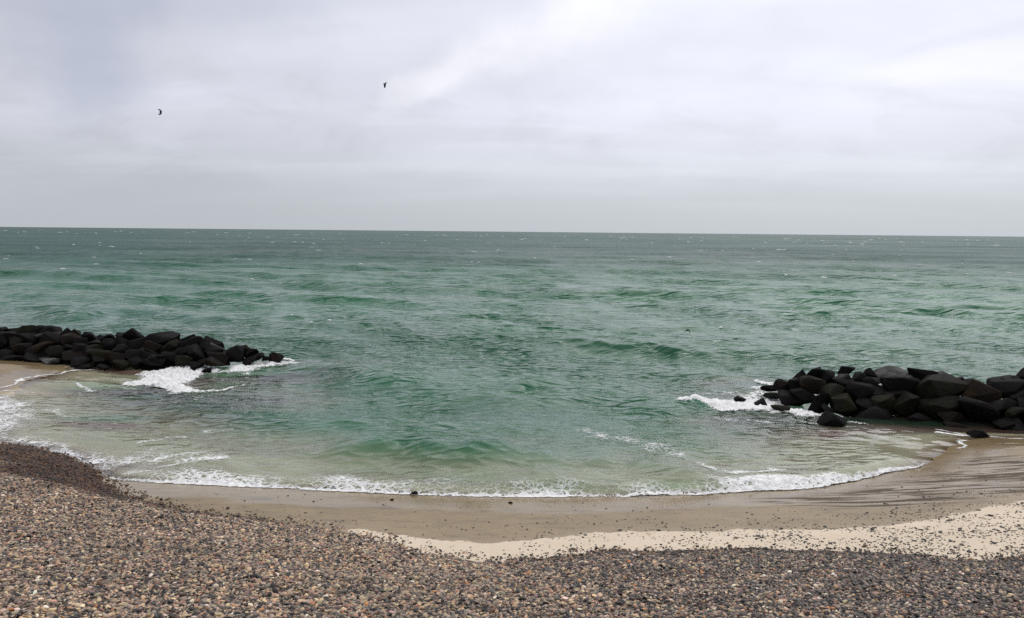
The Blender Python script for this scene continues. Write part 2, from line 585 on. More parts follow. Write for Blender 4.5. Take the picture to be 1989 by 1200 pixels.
def gravel_material():
    m, t, out = material('gravel_bed')
    g = t.new('ShaderNodeNewGeometry')
    pos = g.outputs['Position']
    nd = t.new('ShaderNodeTexVoronoi', feature='F1')
    t.put(nd.inputs['Vector'], pos)
    nd.inputs['Scale'].default_value = 38
    s = t.new('ShaderNodeSeparateColor')
    t.put(s.inputs[0], nd.outputs['Color'])
    col = t.mix(s.outputs[0], (0.016, 0.013, 0.012), (0.055, 0.044, 0.036))  # kept dark: the shade in the gaps between pebbles is in this colour
    b = t.new('ShaderNodeBsdfPrincipled')
    t.put(b.inputs['Base Color'], col)
    b.inputs['Roughness'].default_value = 0.8
    t.put(b.inputs['Normal'], t.bump(t.m('SUBTRACT', 1.0, nd.outputs['Distance']), 0.8, 0.02))
    t.l.new(b.outputs[0], out.inputs[0])
    return m


def pebble_material(name, kind):
    m, t, out = material(name)
    if kind == 'object':
        col = t.new('ShaderNodeObjectInfo').outputs['Color']
    else:
        col = t.attr('tint', 'INSTANCER', 'Color')
    tcx = t.new('ShaderNodeTexCoord')
    n = t.noise(tcx.outputs['Object'], 3.0, 4, 0.6)
    col2 = t.mix(t.mapr(n, 0.35, 0.75, 0.0, 0.35), col, t.vm('SCALE', col))
    t.n[-2].inputs['Scale'].default_value = 0.55 if 'Scale' in t.n[-2].inputs else 0
    b = t.new('ShaderNodeBsdfPrincipled')
    t.put(b.inputs['Base Color'], col2)
    b.inputs['Roughness'].default_value = 0.55
    b.inputs['IOR'].default_value = 1.4
    t.l.new(b.outputs[0], out.inputs[0])
    return m


def water_material():
    m, t, out = material('sea_water')
    g = t.new('ShaderNodeNewGeometry')
    pos = g.outputs['Position']
    depth = t.attr('depth')
    far = t.attr('far')
    # how much of the bed shows through this depth of water, per colour
    comb = t.new('ShaderNodeCombineColor')
    for i, k in enumerate((2.10, 1.05, 1.35)):
        t.put(comb.inputs[i], t.m('EXPONENT', t.m('MULTIPLY', depth, -k)))
    T = comb.outputs[0]
    one = t.vm('SUBTRACT', (1, 1, 1), T)
    patch = t.noise(t.mapping(pos, (0, 0, 0), (0, 0, R(-12)), (0.35, 1.0, 1)), 0.05, 4, 0.55)
    patch2 = t.noise(t.mapping(pos, (7, 3, 0), (0, 0, R(-10)), (0.6, 1.0, 1)), 0.32, 4, 0.55)
    body = t.mix(t.mapr(patch, 0.32, 0.68), (0.009, 0.080, 0.036), (0.019, 0.118, 0.057))
    body = t.mix(t.mapr(patch2, 0.35, 0.7, 0.0, 0.4), body, (0.042, 0.162, 0.084))
    body = t.mix(t.mapr(far, 0.4, 1.0, 0.0, 0.85), body, (0.008, 0.038, 0.035))
    # suspended sand close to the beach
    clear = t.m('SUBTRACT', 1.0, t.m('MULTIPLY', t.attr('weed'), 0.95, clamp=True))
    body = t.mix(t.m('MULTIPLY', t.mapr(depth, 0.85, 0.1, 0.0, 0.85), clear), body, (0.36, 0.39, 0.25))
    bodyc = t.vm('MULTIPLY', body, one)
    # wind ripples too fine for the mesh, coarser ones where only those can be told apart
    still = t.mapr(depth, 0.04, 0.6, 0.06, 1.0)
    turned = t.mapping(pos, (0, 0, 0), (0, 0, R(-13)))
    lanes = t.noise(t.mapping(turned, (2, 8, 0), (0, 0, 0), (1.0, 0.16, 0.0)), 0.33, 4, 0.6, 0.3)      # lanes of wind lying down the wind
    puffs = t.noise(t.mapping(pos, (5, 1, 0), (0, 0, 0), (0.5, 1.0, 0.0)), 0.16, 3, 0.55)
    gust = t.mapr(t.m('ADD', t.m('MULTIPLY', lanes, 0.65), t.m('MULTIPLY', puffs, 0.35)), 0.36, 0.62, 0.18, 1.45)
    stl = t.m('MULTIPLY', still, gust)
    fine = t.noise(t.mapping(pos, (0, 0, 0), (0, 0, R(-10)), (0.42, 1.0, 0.0)), 2.3, 1.6, 0.5, 0.35)
    middle = t.noise(t.mapping(pos, (3, 7, 0), (0, 0, R(-8)), (0.40, 1.0, 0.0)), 0.85, 1.8, 0.55, 0.35)
    coarse = t.noise(t.mapping(pos, (9, 4, 0), (0, 0, R(-8)), (0.4, 1.0, 0.0)), 0.42, 2.0, 0.6, 0.2)
    def ridged(n):          # sharp crests, round troughs
        return t.m('SUBTRACT', 1.0, t.m('MULTIPLY', t.m('ABSOLUTE', t.m('SUBTRACT', n, 0.5)), 2.0))
    fine, middle = ridged(fine), ridged(middle)
    nrm = t.bump(fine, t.m('MULTIPLY', stl, t.mapr(far, 0.12, 0.42, 1.0, 0.25)), 0.22)
    nrm = t.bump(middle, t.m('MULTIPLY', stl, t.mapr(far, 0.05, 0.35, 0.20, 1.0)), 0.42, nrm)
    nrm = t.bump(coarse, t.mapr(far, 0.30, 0.65, 0.0, 0.8), 0.60, nrm)
    b = t.new('ShaderNodeBsdfPrincipled')
    t.put(b.inputs['Normal'], nrm)
    t.put(b.inputs['Base Color'], bodyc)
    t.put(b.inputs['Roughness'], t.mapr(far, 0.2, 0.9, 0.05, 0.36))
    b.inputs['IOR'].default_value = 1.333
    # cat's-paws: bands of rougher and smoother water on the open sea
    paws = t.noise(t.mapping(pos, (11, 3, 0), (0, 0, 0), (0.35, 1.0, 0.0)), 0.035, 5, 0.65)
    paws2 = t.noise(t.mapping(pos, (1, 13, 0), (0, 0, 0), (0.5, 1.0, 0.0)), 0.007, 4, 0.6)
    band = t.m('MULTIPLY', t.mapr(paws, 0.35, 0.65, 0.45, 1.55), t.mapr(paws2, 0.35, 0.65, 0.55, 1.35))
    band = t.mix(t.mapr(far, 0.3, 0.7), (1, 1, 1), band)
    t.put(b.inputs['Specular IOR Level'], t.m('MULTIPLY', t.mapr(far, 0.0, 1.0, 0.30, 0.095, smooth=False), band))
    lw = t.new('ShaderNodeFresnel')
    lw.inputs[0].default_value = 1.333
    t.put(lw.inputs['Normal'], nrm)
    keep = t.m('SUBTRACT', 1.0, lw.outputs[0])
    tr = t.new('ShaderNodeBsdfTransparent')
    Ts = t.vm('SCALE', T)
    t.put(t.n[-1].inputs['Scale'], keep)
    t.put(tr.inputs[0], Ts)
    ad = t.new('ShaderNodeAddShader')
    t.l.new(b.outputs[0], ad.inputs[0])
    t.l.new(tr.outputs[0], ad.inputs[1])
    t.l.new(ad.outputs[0], out.inputs[0])
    return m


def foam_material(name='foam', scale=1.0, solid=0.0):
    m, t, out = material(name)
    g = t.new('ShaderNodeNewGeometry')
    pos = g.outputs['Position']
    dens = t.attr('cover')
    wob = t.noise(pos, 3.0 * scale, 4, 0.6, 0.0, 'Color')
    wp = t.vm('ADD', t.mapping(pos, (0, 0, 0), (0, 0, 0), (0.75, 1.0, 1.0)), t.vm('MULTIPLY', wob, (0.35 / scale, 0.35 / scale, 0.0)))
    v1 = t.vor(wp, 7.0 * scale)
    v2 = t.vor(wp, 16.0 * scale)
    n = t.noise(pos, 9.0 * scale, 6, 0.65, 0.6)
    web = t.m('MINIMUM', t.m('MULTIPLY', v1, 2.6), t.m('MULTIPLY', t.m('ADD', v2, 0.05), 2.8))
    web = t.m('ADD', web, t.m('MULTIPLY', n, 0.6))
    a = t.m('SUBTRACT', t.m('MULTIPLY', dens, 1.25), web)
    a = t.mapr(a, -0.30, 0.26)
    a = t.m('MULTIPLY', a, t.mapr(dens, 0.02, 0.15))
    b = t.new('ShaderNodeBsdfPrincipled')
    col = t.mix(t.mapr(n, 0.3, 0.7), (0.56, 0.56, 0.55), (0.82, 0.82, 0.81))
    t.put(b.inputs['Base Color'], col)
    b.inputs['Roughness'].default_value = 0.6
    t.put(b.inputs['Normal'], t.bump(n, 0.6, 0.03))
    tr = t.new('ShaderNodeBsdfTransparent')
    mx = t.new('ShaderNodeMixShader')
    t.put(mx.inputs[0], a)
    t.l.new(tr.outputs[0], mx.inputs[1])
    t.l.new(b.outputs[0], mx.inputs[2])
    t.l.new(mx.outputs[0], out.inputs[0])
    return m


def rock_material(name, base, tint, amount):
    m, t, out = material(name)
    tcx = t.new('ShaderNodeTexCoord')
    g = t.new('ShaderNodeNewGeometry')
    pos = g.outputs['Position']
    oi = t.new('ShaderNodeObjectInfo')
    off = t.vm('SCALE', (13.0, 7.0, 5.0))
    t.put(t.n[-1].inputs['Scale'], oi.outputs['Random'])
    p = t.vm('ADD', pos, off)
    n = t.noise(p, 1.7, 5, 0.6)
    f = t.noise(p, 18, 5, 0.65)
    c = t.mix(t.mapr(f, 0.35, 0.75), base, tuple(q * 2.1 for q in base))
    c = t.mix(t.m('MULTIPLY', t.mapr(n, 0.42, 0.66), amount), c, tint)
    val = t.mapr(oi.outputs['Random'], 0, 1, 0.6, 1.2, smooth=False)
    c = t.vm('SCALE', c)
    t.put(t.n[-1].inputs['Scale'], val)
    b = t.new('ShaderNodeBsdfPrincipled')
    t.put(b.inputs['Base Color'], c)
    t.put(b.inputs['Roughness'], t.mapr(n, 0.3, 0.7, 0.55, 0.8))
    b.inputs['IOR'].default_value = 1.22
    b.inputs['Specular IOR Level'].default_value = 0.18
    t.put(b.inputs['Normal'], t.bump(t.m('ADD', t.m('MULTIPLY', f, 0.6), n), 0.8, 0.07))
    t.l.new(b.outputs[0], out.inputs[0])
    return m


def plain_material(name, col, rough=0.7):
    m, t, out = material(name)
    tcx = t.new('ShaderNodeTexCoord')
    n = t.noise(tcx.outputs['Object'], 20, 3, 0.5)
    b = t.new('ShaderNodeBsdfPrincipled')
    t.put(b.inputs['Base Color'], t.mix(n, tuple(c * 0.7 for c in col), tuple(c * 1.3 for c in col)))
    b.inputs['Roughness'].default_value = rough
    t.l.new(b.outputs[0], out.inputs[0])
    return m


M_SAND = sand_material()
M_GRAVEL = gravel_material()
M_PEB_I = pebble_material('pebble_mixed', 'instancer')
M_PEB_O = pebble_material('pebble_single', 'object')
M_SEA = water_material()
M_FOAM = foam_material('foam', 1.0)
M_SPRAY = foam_material('surf_foam', 0.8)
M_ROCKS = [rock_material('basalt', (0.0062, 0.0056, 0.0060), (0.012, 0.0098, 0.0086), 0.5),
           rock_material('basalt_brown', (0.0085, 0.0070, 0.0060), (0.030, 0.019, 0.009), 0.7),
           rock_material('basalt_red', (0.0095, 0.0072, 0.0068), (0.024, 0.015, 0.013), 0.7),
           rock_material('basalt_pale', (0.016, 0.0155, 0.016), (0.12, 0.115, 0.11), 0.75),
           rock_material('basalt_olive', (0.0085, 0.0082, 0.0062), (0.021, 0.020, 0.011), 0.7)]
M_BIRD = plain_material('dark_plumage', (0.006, 0.006, 0.007), 0.7)

# ------------------------------------------------------------------ the ground: sand beach and sea bed
STREAK_C = [(at(1690, 960, .2), 2.2, 0.8), (at(1790, 938, .2), 3.0, 1.2), (at(1900, 912, .2), 3.0, 1.4)]  # where the dark reflection streaks are painted on the wet sand



def axis_points(lo, hi, fine_lo, fine_hi, step):
    a = np.arange(fine_lo, fine_hi + step * 0.5, step)
    left = fine_lo - np.cumsum(np.geomspace(step, step * 30, 26))
    right = fine_hi + np.cumsum(np.geomspace(step, step * 30, 26))
    left = left[left > lo]
    right = right[right < hi]
    return np.concatenate([[lo], left[::-1], a, right, [hi]])


gx = axis_points(-120, 120, -24, 24, 0.10)
gy = axis_points(-20, 400, 5.5, 38, 0.085)
GX, GY = np.meshgrid(gx, gy)
x, y = GX.ravel(), GY.ravel()
z, sw, ss, arc = ground(x, y, True)
o = mesh_obj('sand_beach', np.stack([x, y, z], 1), grid_faces(len(gy), len(gx)), M_SAND)
set_attr(o, 'shore', sw)
set_attr(o, 'dry', sdist(x, y, DRY, DRYLAND)[0])
set_attr(o, 'weed', ellipses(x, y, WEED))
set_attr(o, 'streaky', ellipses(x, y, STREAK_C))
tag(o, 'pale dry and brown wet sand between the pebbles and the surf', 'beach', kind='structure')
SANDB = o

# ------------------------------------------------------------------ the shingle bank
gx2 = np.arange(-20, 18.01, 0.1)
gy2 = np.arange(2.0, 26.01, 0.1)
GX, GY = np.meshgrid(gx2, gy2)
x, y = GX.ravel(), GY.ravel()
z, sw, ss, arc = ground(x, y, True)
fc = grid_faces(len(gy2), len(gx2))
keep = (ss[fc] > 0.12).all(1)
fc = fc[keep]
used = np.unique(fc)
remap = np.full(len(x), -1)
remap[used] = np.arange(len(used))
bank = mesh_obj('shingle_bank', np.stack([x, y, z + 0.006], 1)[used], remap[fc], M_GRAVEL)
tag(bank, 'bank of small mixed grey, tan and pink beach pebbles', 'shingle', kind='structure')

# pebble shapes
protos = []
for i in range(7):
    bm = bmesh.new()
    bmesh.ops.create_icosphere(bm, subdivisions=2, radius=1.0)
    r2 = np.random.default_rng(100 + i)
    ph = r2.uniform(0, 6.28, 6)
    for v in bm.verts:
        c = v.co
        f = 1 + 0.11 * math.sin(2.1 * c.x + ph[0]) * math.cos(1.7 * c.y + ph[1]) + 0.09 * math.sin(2.7 * c.y + 1.3 * c.z + ph[2])
        p = 0.86
        v.co = Vector((math.copysign(abs(c.x) ** p, c.x), math.copysign(abs(c.y) ** p, c.y), math.copysign(abs(c.z) ** p, c.z))) * f
        v.co.x *= 1.0
        v.co.y *= 0.62 + 0.05 * i
        v.co.z *= 0.36 + 0.04 * (i % 4)
    me = bpy.data.meshes.new('pebble_shape')
    bm.to_mesh(me)
    bm.free()
    me.polygons.foreach_set('use_smooth', [True] * len(me.polygons))
    protos.append(me)

PAL = np.array([
    (0.020, 0.019, 0.020), (0.034, 0.032, 0.033), (0.058, 0.053, 0.050), (0.100, 0.090, 0.080), (0.170, 0.150, 0.128), (0.26, 0.225, 0.180),
    (0.34, 0.285, 0.205), (0.40, 0.30, 0.19), (0.24, 0.150, 0.110), (0.38, 0.245, 0.165), (0.38, 0.19, 0.075), (0.130, 0.075, 0.052),
    (0.62, 0.58, 0.50), (0.50, 0.42, 0.27), (0.075, 0.082, 0.075), (0.20, 0.160, 0.130)])
PW_LEFT = np.array([8, 9, 9, 9, 11, 12, 12, 7, 4, 4, 1.8, 4, 2.2, 9, 6, 8.0])
PW_RIGHT = np.array([15, 14, 12, 11, 10, 7, 5, 2.5, 1.8, 1.8, 1.0, 4, 1.6, 3.5, 9, 7.0])

SP = 0.0212
nx, ny = int(34 / SP), int(24 / (SP * 0.866))
ii, jj = np.meshgrid(np.arange(nx), np.arange(ny))
px_ = -17 + (ii + 0.5 * (jj % 2)) * SP + rng.normal(0, SP * 0.33, ii.shape)
py_ = 4.5 + jj * SP * 0.866 + rng.normal(0, SP * 0.33, ii.shape)
x, y = px_.ravel(), py_.ravel()
mk = np.abs(x) < 0.66 * y + 1.3
mk &= (y > 6.6)
x, y = x[mk], y[mk]
ss, _ = sdist(x, y, SHINGLE, SHLAND)
mk = ss > -0.6
x, y, ss = x[mk], y[mk], ss[mk]
edge_n = ss + 0.16 * fbm(x * 1.7, y * 2.4, 3) + 0.05 * fbm(x * 7, y * 7, 2)
prob = sstep(-0.10, 0.07, edge_n) + 0.10 * sstep(-0.55, 0.0, edge_n)
mk = rng.random(x.shape) < prob
x, y, ss, edge_n = x[mk], y[mk], ss[mk], edge_n[mk]
z, sw, ss, arc = ground(x, y, True)
n = len(x)
right = sstep(-2.0, 5.0, x + 0.8 * fbm(x * 0.2, y * 0.2, 2) * 3)
size = 0.0168 * np.exp(rng.normal(0, 0.36, n)) * (1.0 - 0.10 * right)
big = rng.random(n) < 0.006
size[big] *= rng.uniform(1.2, 1.5, big.sum())
size = np.minimum(size, 0.034)
cl = np.cumsum(PW_LEFT / PW_LEFT.sum())
cr = np.cumsum(PW_RIGHT / PW_RIGHT.sum())
u = rng.random(n)
il = np.searchsorted(cl, u)
ir = np.searchsorted(cr, u)
pick = np.where(rng.random(n) < right, ir, il).clip(0, len(PAL) - 1)
tint = PAL[pick] * np.exp(rng.normal(0, 0.20, (n, 1))) * (1 + rng.normal(0, 0.05, (n, 3)))
patchy = 1.0 + 0.18 * fbm(x * 0.55, y * 0.8, 3)
tint = np.where(pick[:, None] >= 4, tint * 1.12, tint * 0.82) * patchy[:, None] * np.array([1.02, 0.90, 0.84])
# stones still wet from the last wave, or lying in the strand line, are darker
nz = 0.35 * fbm(x * 1.1, y * 1.5, 3)
wet = sstep(2.3, 1.4, sw + nz) * sstep(-5.0, -7.0, x)
rim = sstep(0.30, 0.05, ss + 0.3 * nz) * sstep(-3.0, -4.5, x)
rimr = sstep(0.6, 0.05, ss + 0.5 * nz) * sstep(-1.0, 1.5, x) * 0.55
wetness = np.maximum(np.maximum(wet, rim * 0.85), rimr)
browny = np.array([0.25, 0.165, 0.105])
tint = tint * (1 - wetness[:, None]) + tint * browny * wetness[:, None]
zz = z + size * rng.uniform(-0.1, 0.85, n) + 0.010 * fbm(x * 5, y * 5, 2)
rot = np.stack([rng.normal(0, 0.42, n), rng.normal(0, 0.42, n), rng.uniform(0, 6.28, n)], 1)
asp = rng.uniform(0.85, 1.15, (n, 3))
scl = size[:, None] * asp
idx = rng.integers(0, len(protos), n)

# the 300 that show largest are pieces of their own
inview = (np.abs(x) < 0.63 * y) & (y > 8.6) & (y < 11.5)
score = np.where(inview, size / np.hypot(np.hypot(x, y), CAM_H - z), 0)
top = np.argsort(-score)[:300]
for q in top:
    k = int(idx[q])
    me = protos[k]
    if not me.materials:
        me.materials.append(M_PEB_O)
    pb = bpy.data.objects.new('pebble', me)
    COL.objects.link(pb)
    pb.parent = bank
    pb.location = (x[q], y[q], zz[q] + 0.3 * size[q])
    pb.rotation_euler = tuple(rot[q])
    pb.scale = tuple(scl[q])
    pb.color = (*np.clip(tint[q], 0, 1), 1.0)
rest = np.ones(n, bool)
rest[top] = False

protos_i = []
for me in protos:
    m2 = me.copy()
    m2.materials.clear()
    m2.materials.append(M_PEB_I)
    protos_i.append(bpy.data.objects.new('pebble_shape', m2))


def scatter_tree():
    tr = bpy.data.node_groups.new('scatter', 'GeometryNodeTree')
    tr.interface.new_socket('Geometry', in_out='INPUT', socket_type='NodeSocketGeometry')
    tr.interface.new_socket('Geometry', in_out='OUTPUT', socket_type='NodeSocketGeometry')
    gi = tr.nodes.new('NodeGroupInput')
    go = tr.nodes.new('NodeGroupOutput')
    join = tr.nodes.new('GeometryNodeJoinGeometry')
    for ob in protos_i:
        oi = tr.nodes.new('GeometryNodeObjectInfo')
        oi.inputs['Object'].default_value = ob
        oi.inputs['As Instance'].default_value = True
        tr.links.new(oi.outputs['Geometry'], join.inputs[0])
    iop = tr.nodes.new('GeometryNodeInstanceOnPoints')
    iop.inputs['Pick Instance'].default_value = True

    def named(name, typ):
        nd = tr.nodes.new('GeometryNodeInputNamedAttribute')
        nd.data_type = typ
        nd.inputs['Name'].default_value = name
        return nd.outputs[0]
    e2r = tr.nodes.new('FunctionNodeEulerToRotation')
    tr.links.new(named('spin', 'FLOAT_VECTOR'), e2r.inputs[0])
    tr.links.new(gi.outputs[0], iop.inputs['Points'])
    tr.links.new(join.outputs[0], iop.inputs['Instance'])
    tr.links.new(named('shape', 'INT'), iop.inputs['Instance Index'])
    tr.links.new(e2r.outputs[0], iop.inputs['Rotation'])
    tr.links.new(named('size3', 'FLOAT_VECTOR'), iop.inputs['Scale'])
    tr.links.new(iop.outputs[0], go.inputs[0])
    return tr


SCATTER = scatter_tree()


def scatter(name, pts, rot, scl, idx, tint, parent):
    me = bpy.data.meshes.new(name)
    n = len(pts)
    me.vertices.add(n)
    me.vertices.foreach_set('co', np.asarray(pts, np.float32).ravel())
    for nm, typ, val, key in (('spin', 'FLOAT_VECTOR', rot, 'vector'), ('size3', 'FLOAT_VECTOR', scl, 'vector'), ('shape', 'INT', idx, 'value')):
        a = me.attributes.new(nm, typ, 'POINT')
        a.data.foreach_set(key, np.asarray(val, np.int32 if typ == 'INT' else np.float32).ravel())
    a = me.attributes.new('tint', 'FLOAT_COLOR', 'POINT')
    a.data.foreach_set('color', np.concatenate([np.clip(tint, 0, 1), np.ones((n, 1))], 1).astype(np.float32).ravel())
    o = bpy.data.objects.new(name, me)
    COL.objects.link(o)
    o.parent = parent
    md = o.modifiers.new('scatter', 'NODES')
    md.node_group = SCATTER
    o['kind'] = 'stuff'
    return o


scatter('pebbles', np.stack([x, y, zz], 1)[rest], rot[rest], scl[rest], idx[rest], tint[rest], bank)

# loose stones lying on the sand
N = 85000
x = rng.uniform(-11, 16, N)
y = rng.uniform(10.5, 21, N)
z, sw, ss, arc = ground(x, y, True)
dd = sdist(x, y, DRY, DRYLAND)[0]
den = 0.016 + 0.14 * sstep(-1.6, -0.1, dd) * sstep(-2.5, 0.5, x)
den += 0.62 * sstep(0.5, 6.5, x) * sstep(-0.5, 0.4, dd)
den += 0.10 * sstep(2.0, 8.0, x) * sstep(-2.0, 0.0, dd)
den += 0.16 * sstep(-0.9, 0.0, ss) * sstep(2, -1, x)
den += 0.02 * sstep(1.0, 2.0, sw) * sstep(-1, -3, x)
den *= np.clip(0.75 + 1.5 * fbm(x * 0.7, y * 1.4, 3), 0.1, 2.4)
mk = (sw > 0.45) & (ss < 0.02) & (rng.random(N) < den)
x, y, z = x[mk], y[mk], z[mk]
n = len(x)
size = 0.0125 * np.exp(rng.normal(0, 0.38, n))
tint = PAL[rng.choice([0, 1, 2, 3, 11, 0, 1, 14], n)] * np.exp(rng.normal(0, 0.2, (n, 1))) * 0.75
rot = np.stack([rng.normal(0, 0.2, n), rng.normal(0, 0.2, n), rng.uniform(0, 6.28, n)], 1)
scatter('scattered_pebbles', np.stack([x, y, z + size * 0.12], 1), rot, size[:, None] * rng.uniform(0.85, 1.25, (n, 3)), rng.integers(0, 7, n), tint, SANDB)

# ------------------------------------------------------------------ the sea
NC = 820
r_near = 1.0 / np.linspace(1 / 12.5, 1 / 380.0, 900)
r_far = np.geomspace(380.0, 45000.0, 60)[1:]
rr = np.concatenate([r_near, r_far])
dr = np.gradient(rr)
th = np.linspace(R(-47), R(47), NC)
RR, TH = np.meshgrid(rr, th, indexing='ij')
SPC = np.maximum(np.repeat(dr[:, None], NC, 1), RR * (th[1] - th[0])).ravel()
x = (RR * np.sin(TH)).ravel()
y = (RR * np.cos(TH)).ravel()
z, sw, ss, arc = ground(x, y, True)
h, ox, oy = sea_surface(x, y, SPC, sw, arc)
fc = grid_faces(len(rr), NC)
keep = (sw[fc] < 1.3).any(1)
fc = fc[keep]
used = np.unique(fc)
remap = np.full(len(x), -1)
remap[used] = np.arange(len(used))
sea = mesh_obj('sea', np.stack([x + ox, y + oy, h], 1)[used], remap[fc], M_SEA)
set_attr(sea, 'depth', np.maximum(h - z, 0)[used])
set_attr(sea, 'far', sstep(math.log(22), math.log(380), np.log(np.hypot(x, y)))[used])
set_attr(sea, 'weed', ellipses(x, y, WEED)[used])
tag(sea, 'choppy green sea under an overcast sky', 'sea', kind='structure')


def water_at(x, y, spacing=0.05):
    z, sw, ss, arc = ground(x, y, True)
    h, ox, oy = sea_surface(x, y, np.full(x.shape, spacing), sw, arc)
    return np.maximum(h, z), sw


# ------------------------------------------------------------------ foam
def resample(P, step):
    P = np.array(P)
    d = np.hypot(*(P[1:] - P[:-1]).T)
    s = np.concatenate([[0], np.cumsum(d)])
    q = np.arange(0, s[-1], step)
    return np.stack([np.interp(q, s, P[:, 0]), np.interp(q, s, P[:, 1])], 1), q, s[-1]


front_px = [(150, 893), (188, 912), (212, 932), (300, 938), (400, 943), (600, 952), (800, 963), (1000, 967), (1200, 967), (1400, 959), (1550, 952),
            (1620, 944), (1680, 930), (1740, 916), (1800, 904)]
back_px = [(150, 868), (200, 884), (240, 898), (310, 905), (400, 912), (600, 920), (800, 935), (1000, 932), (1130, 938), (1200, 946), (1400, 936), (1550, 929),
           (1620, 926), (1680, 917), (1740, 908), (1800, 901)]
F, q, tot = resample(smooth_line(xy(front_px), 2), 0.028)
B_, qb, totb = resample(smooth_line(xy(back_px), 2), 0.028)
tt = np.linspace(0, 1, len(F))
Bq = np.stack([np.interp(tt, np.linspace(0, 1, len(B_)), B_[:, 0]), np.interp(tt, np.linspace(0, 1, len(B_)), B_[:, 1])], 1)
NT_ = 46
tv = np.linspace(-0.06, 1.25, NT_)
wig = (0.10 * fbm(q * 0.7, q * 0 + 2, 3) + 0.03 * fbm(q * 4, q * 0 + 7, 2))
FX = F[:, None, :] + (Bq - F)[:, None, :] * tv[None, :, None]
FX[..., 1] += wig[:, None]
x, y = FX[..., 0].ravel(), FX[..., 1].ravel()
T2 = np.repeat(tv[None, :], len(F), 0).ravel()
Q2 = np.repeat(q[:, None], NT_, 1).ravel()
X01 = Q2 / tot
hw, sw = water_at(x, y)
back_len = 0.62 + 0.35 * fbm(Q2 * 0.45, T2 * 0 + 5, 3)
dens = sstep(-0.05, 0.03, T2) * sstep(back_len + 0.42, back_len - 0.25, T2)
strong = 0.40 + 0.30 * fbm(Q2 * 0.35 + 9, T2 * 0.6, 3) + 0.38 * sstep(0.16, 0.0, T2) + 0.25 * sstep(0.66, 0.80, X01) * sstep(0.97, 0.9, X01)
strong -= 0.32 * sstep(0.20, 0.10, X01)
strong -= 0.35 * np.exp(-((X01 - 0.605) / 0.03) ** 2)
dens = dens * np.clip(strong, 0, 1.15)
lum = np.clip(0.5 + fbm(x * 6, y * 6, 3), 0, 2)
lump = (0.012 + 0.045 * lum * sstep(-0.06, 0.12, T2) * sstep(0.9, 0.25, T2)) * (0.7 + 0.5 * sstep(0.6, 0.8, X01))
o = mesh_obj('shore_foam', np.stack([x, y, hw + lump], 1), grid_faces(len(F), NT_), M_FOAM)
set_attr(o, 'cover', dens)
tag(o, 'lacy white foam line of the small breaker along the sand', 'foam', kind='stuff')


def foam_patch(name, polys, lines, label, lift=0.02, lump=0.10, step=0.035, mat=None, soft=0.5, base=1.0, noise_k=0.55):
    """foam on the water: soft-edged areas and streaks, sampled on a fine grid"""
    P = [smooth_line(xy(p) + [xy(p)[0]], 1) for p, _ in polys]
    Ls = [(smooth_line(xy(l), 2), wd, st) for l, wd, st in lines]
    allp = [q for p in P for q in p] + [q for l, _, _ in Ls for q in l]
    x0, x1 = min(q[0] for q in allp) - 0.8, max(q[0] for q in allp) + 0.8
    y0, y1 = min(q[1] for q in allp) - 0.8, max(q[1] for q in allp) + 0.8
    ax = np.arange(x0, x1, step)
    ay = np.arange(y0, y1, step * 1.3)
    X, Y = np.meshgrid(ax, ay)
    x, y = X.ravel(), Y.ravel()
    wxx = x + 0.30 * fbm(x * 0.9, y * 0.9, 3)
    wyy = y + 0.30 * fbm(x * 0.9 + 20, y * 0.9, 3)
    d = np.zeros_like(x)
    for (pp, st), p in zip(polys, P):
        dist, _ = seg_dist(wxx, wyy, p)
        sdv = np.where(inside(wxx, wyy, p), dist, -dist)
        d = np.maximum(d, st * sstep(-soft, soft, sdv))
    for l, wd, st in Ls:
        dist, _ = seg_dist(wxx, wyy, l)
        d = np.maximum(d, st * np.exp(-(dist / wd) ** 2))
    d = np.clip(d * (1 + noise_k * fbm(x * 1.6, y * 1.6, 3)), 0, 1.3)
    fc = grid_faces(len(ay), len(ax))
    fc = fc[(d[fc] > 0.04).any(1)]
    used = np.unique(fc)
    remap = np.full(len(x), -1)
    remap[used] = np.arange(len(used))
    xu, yu, du = x[used], y[used], d[used]
    hw, sw = water_at(xu, yu)
    zz = hw + lift + lump * np.clip(du, 0, 1) ** 1.5 * np.clip(0.5 + 0.8 * fbm(xu * 4.5, yu * 5.5, 4, 0.6), 0, 2)
    o = mesh_obj(name, np.stack([xu, yu, zz], 1), remap[fc], mat or M_SPRAY)
    set_attr(o, 'cover', du)
    tag(o, label, 'foam', kind='stuff')
    return o


foam_patch('surf_foam', [([(258, 746), (272, 728), (296, 714), (350, 708), (400, 709), (420, 716), (372, 730), (345, 738), (362, 750), (392, 758), (352, 766), (336, 756), (318, 748)], 1.2),
                         ([(430, 716), (470, 704), (520, 704), (556, 700), (580, 704), (560, 712), (500, 714), (470, 722)], 0.58)],
           [([(545, 697), (575, 698)], 0.10, 0.9), ([(392, 758), (430, 752), (470, 742)], 0.10, 0.55), ([(380, 722), (430, 716)], 0.14, 1.0), ([(160, 745), (185, 757)], 0.1, 0.5)],
           'white surf breaking against the left breakwater', lump=0.11)
foam_patch('surf_foam', [([(1335, 789), (1400, 786), (1450, 772), (1480, 772), (1520, 782), (1560, 795), (1620, 806), (1560, 814), (1470, 806), (1400, 801)], 1.15),
                         ([(1445, 776), (1462, 760), (1488, 752), (1500, 766), (1520, 782), (1470, 780)], 0.75)],
           [([(1484, 740), (1500, 752)], 0.18, 0.75), ([(1360, 768), (1430, 764)], 0.2, 0.3), ([(1650, 822), (1680, 826)], 0.15, 0.5), ([(1400, 815), (1500, 828)], 0.25, 0.28)],
           'white surf breaking around low rocks off the right breakwater', lump=0.08)
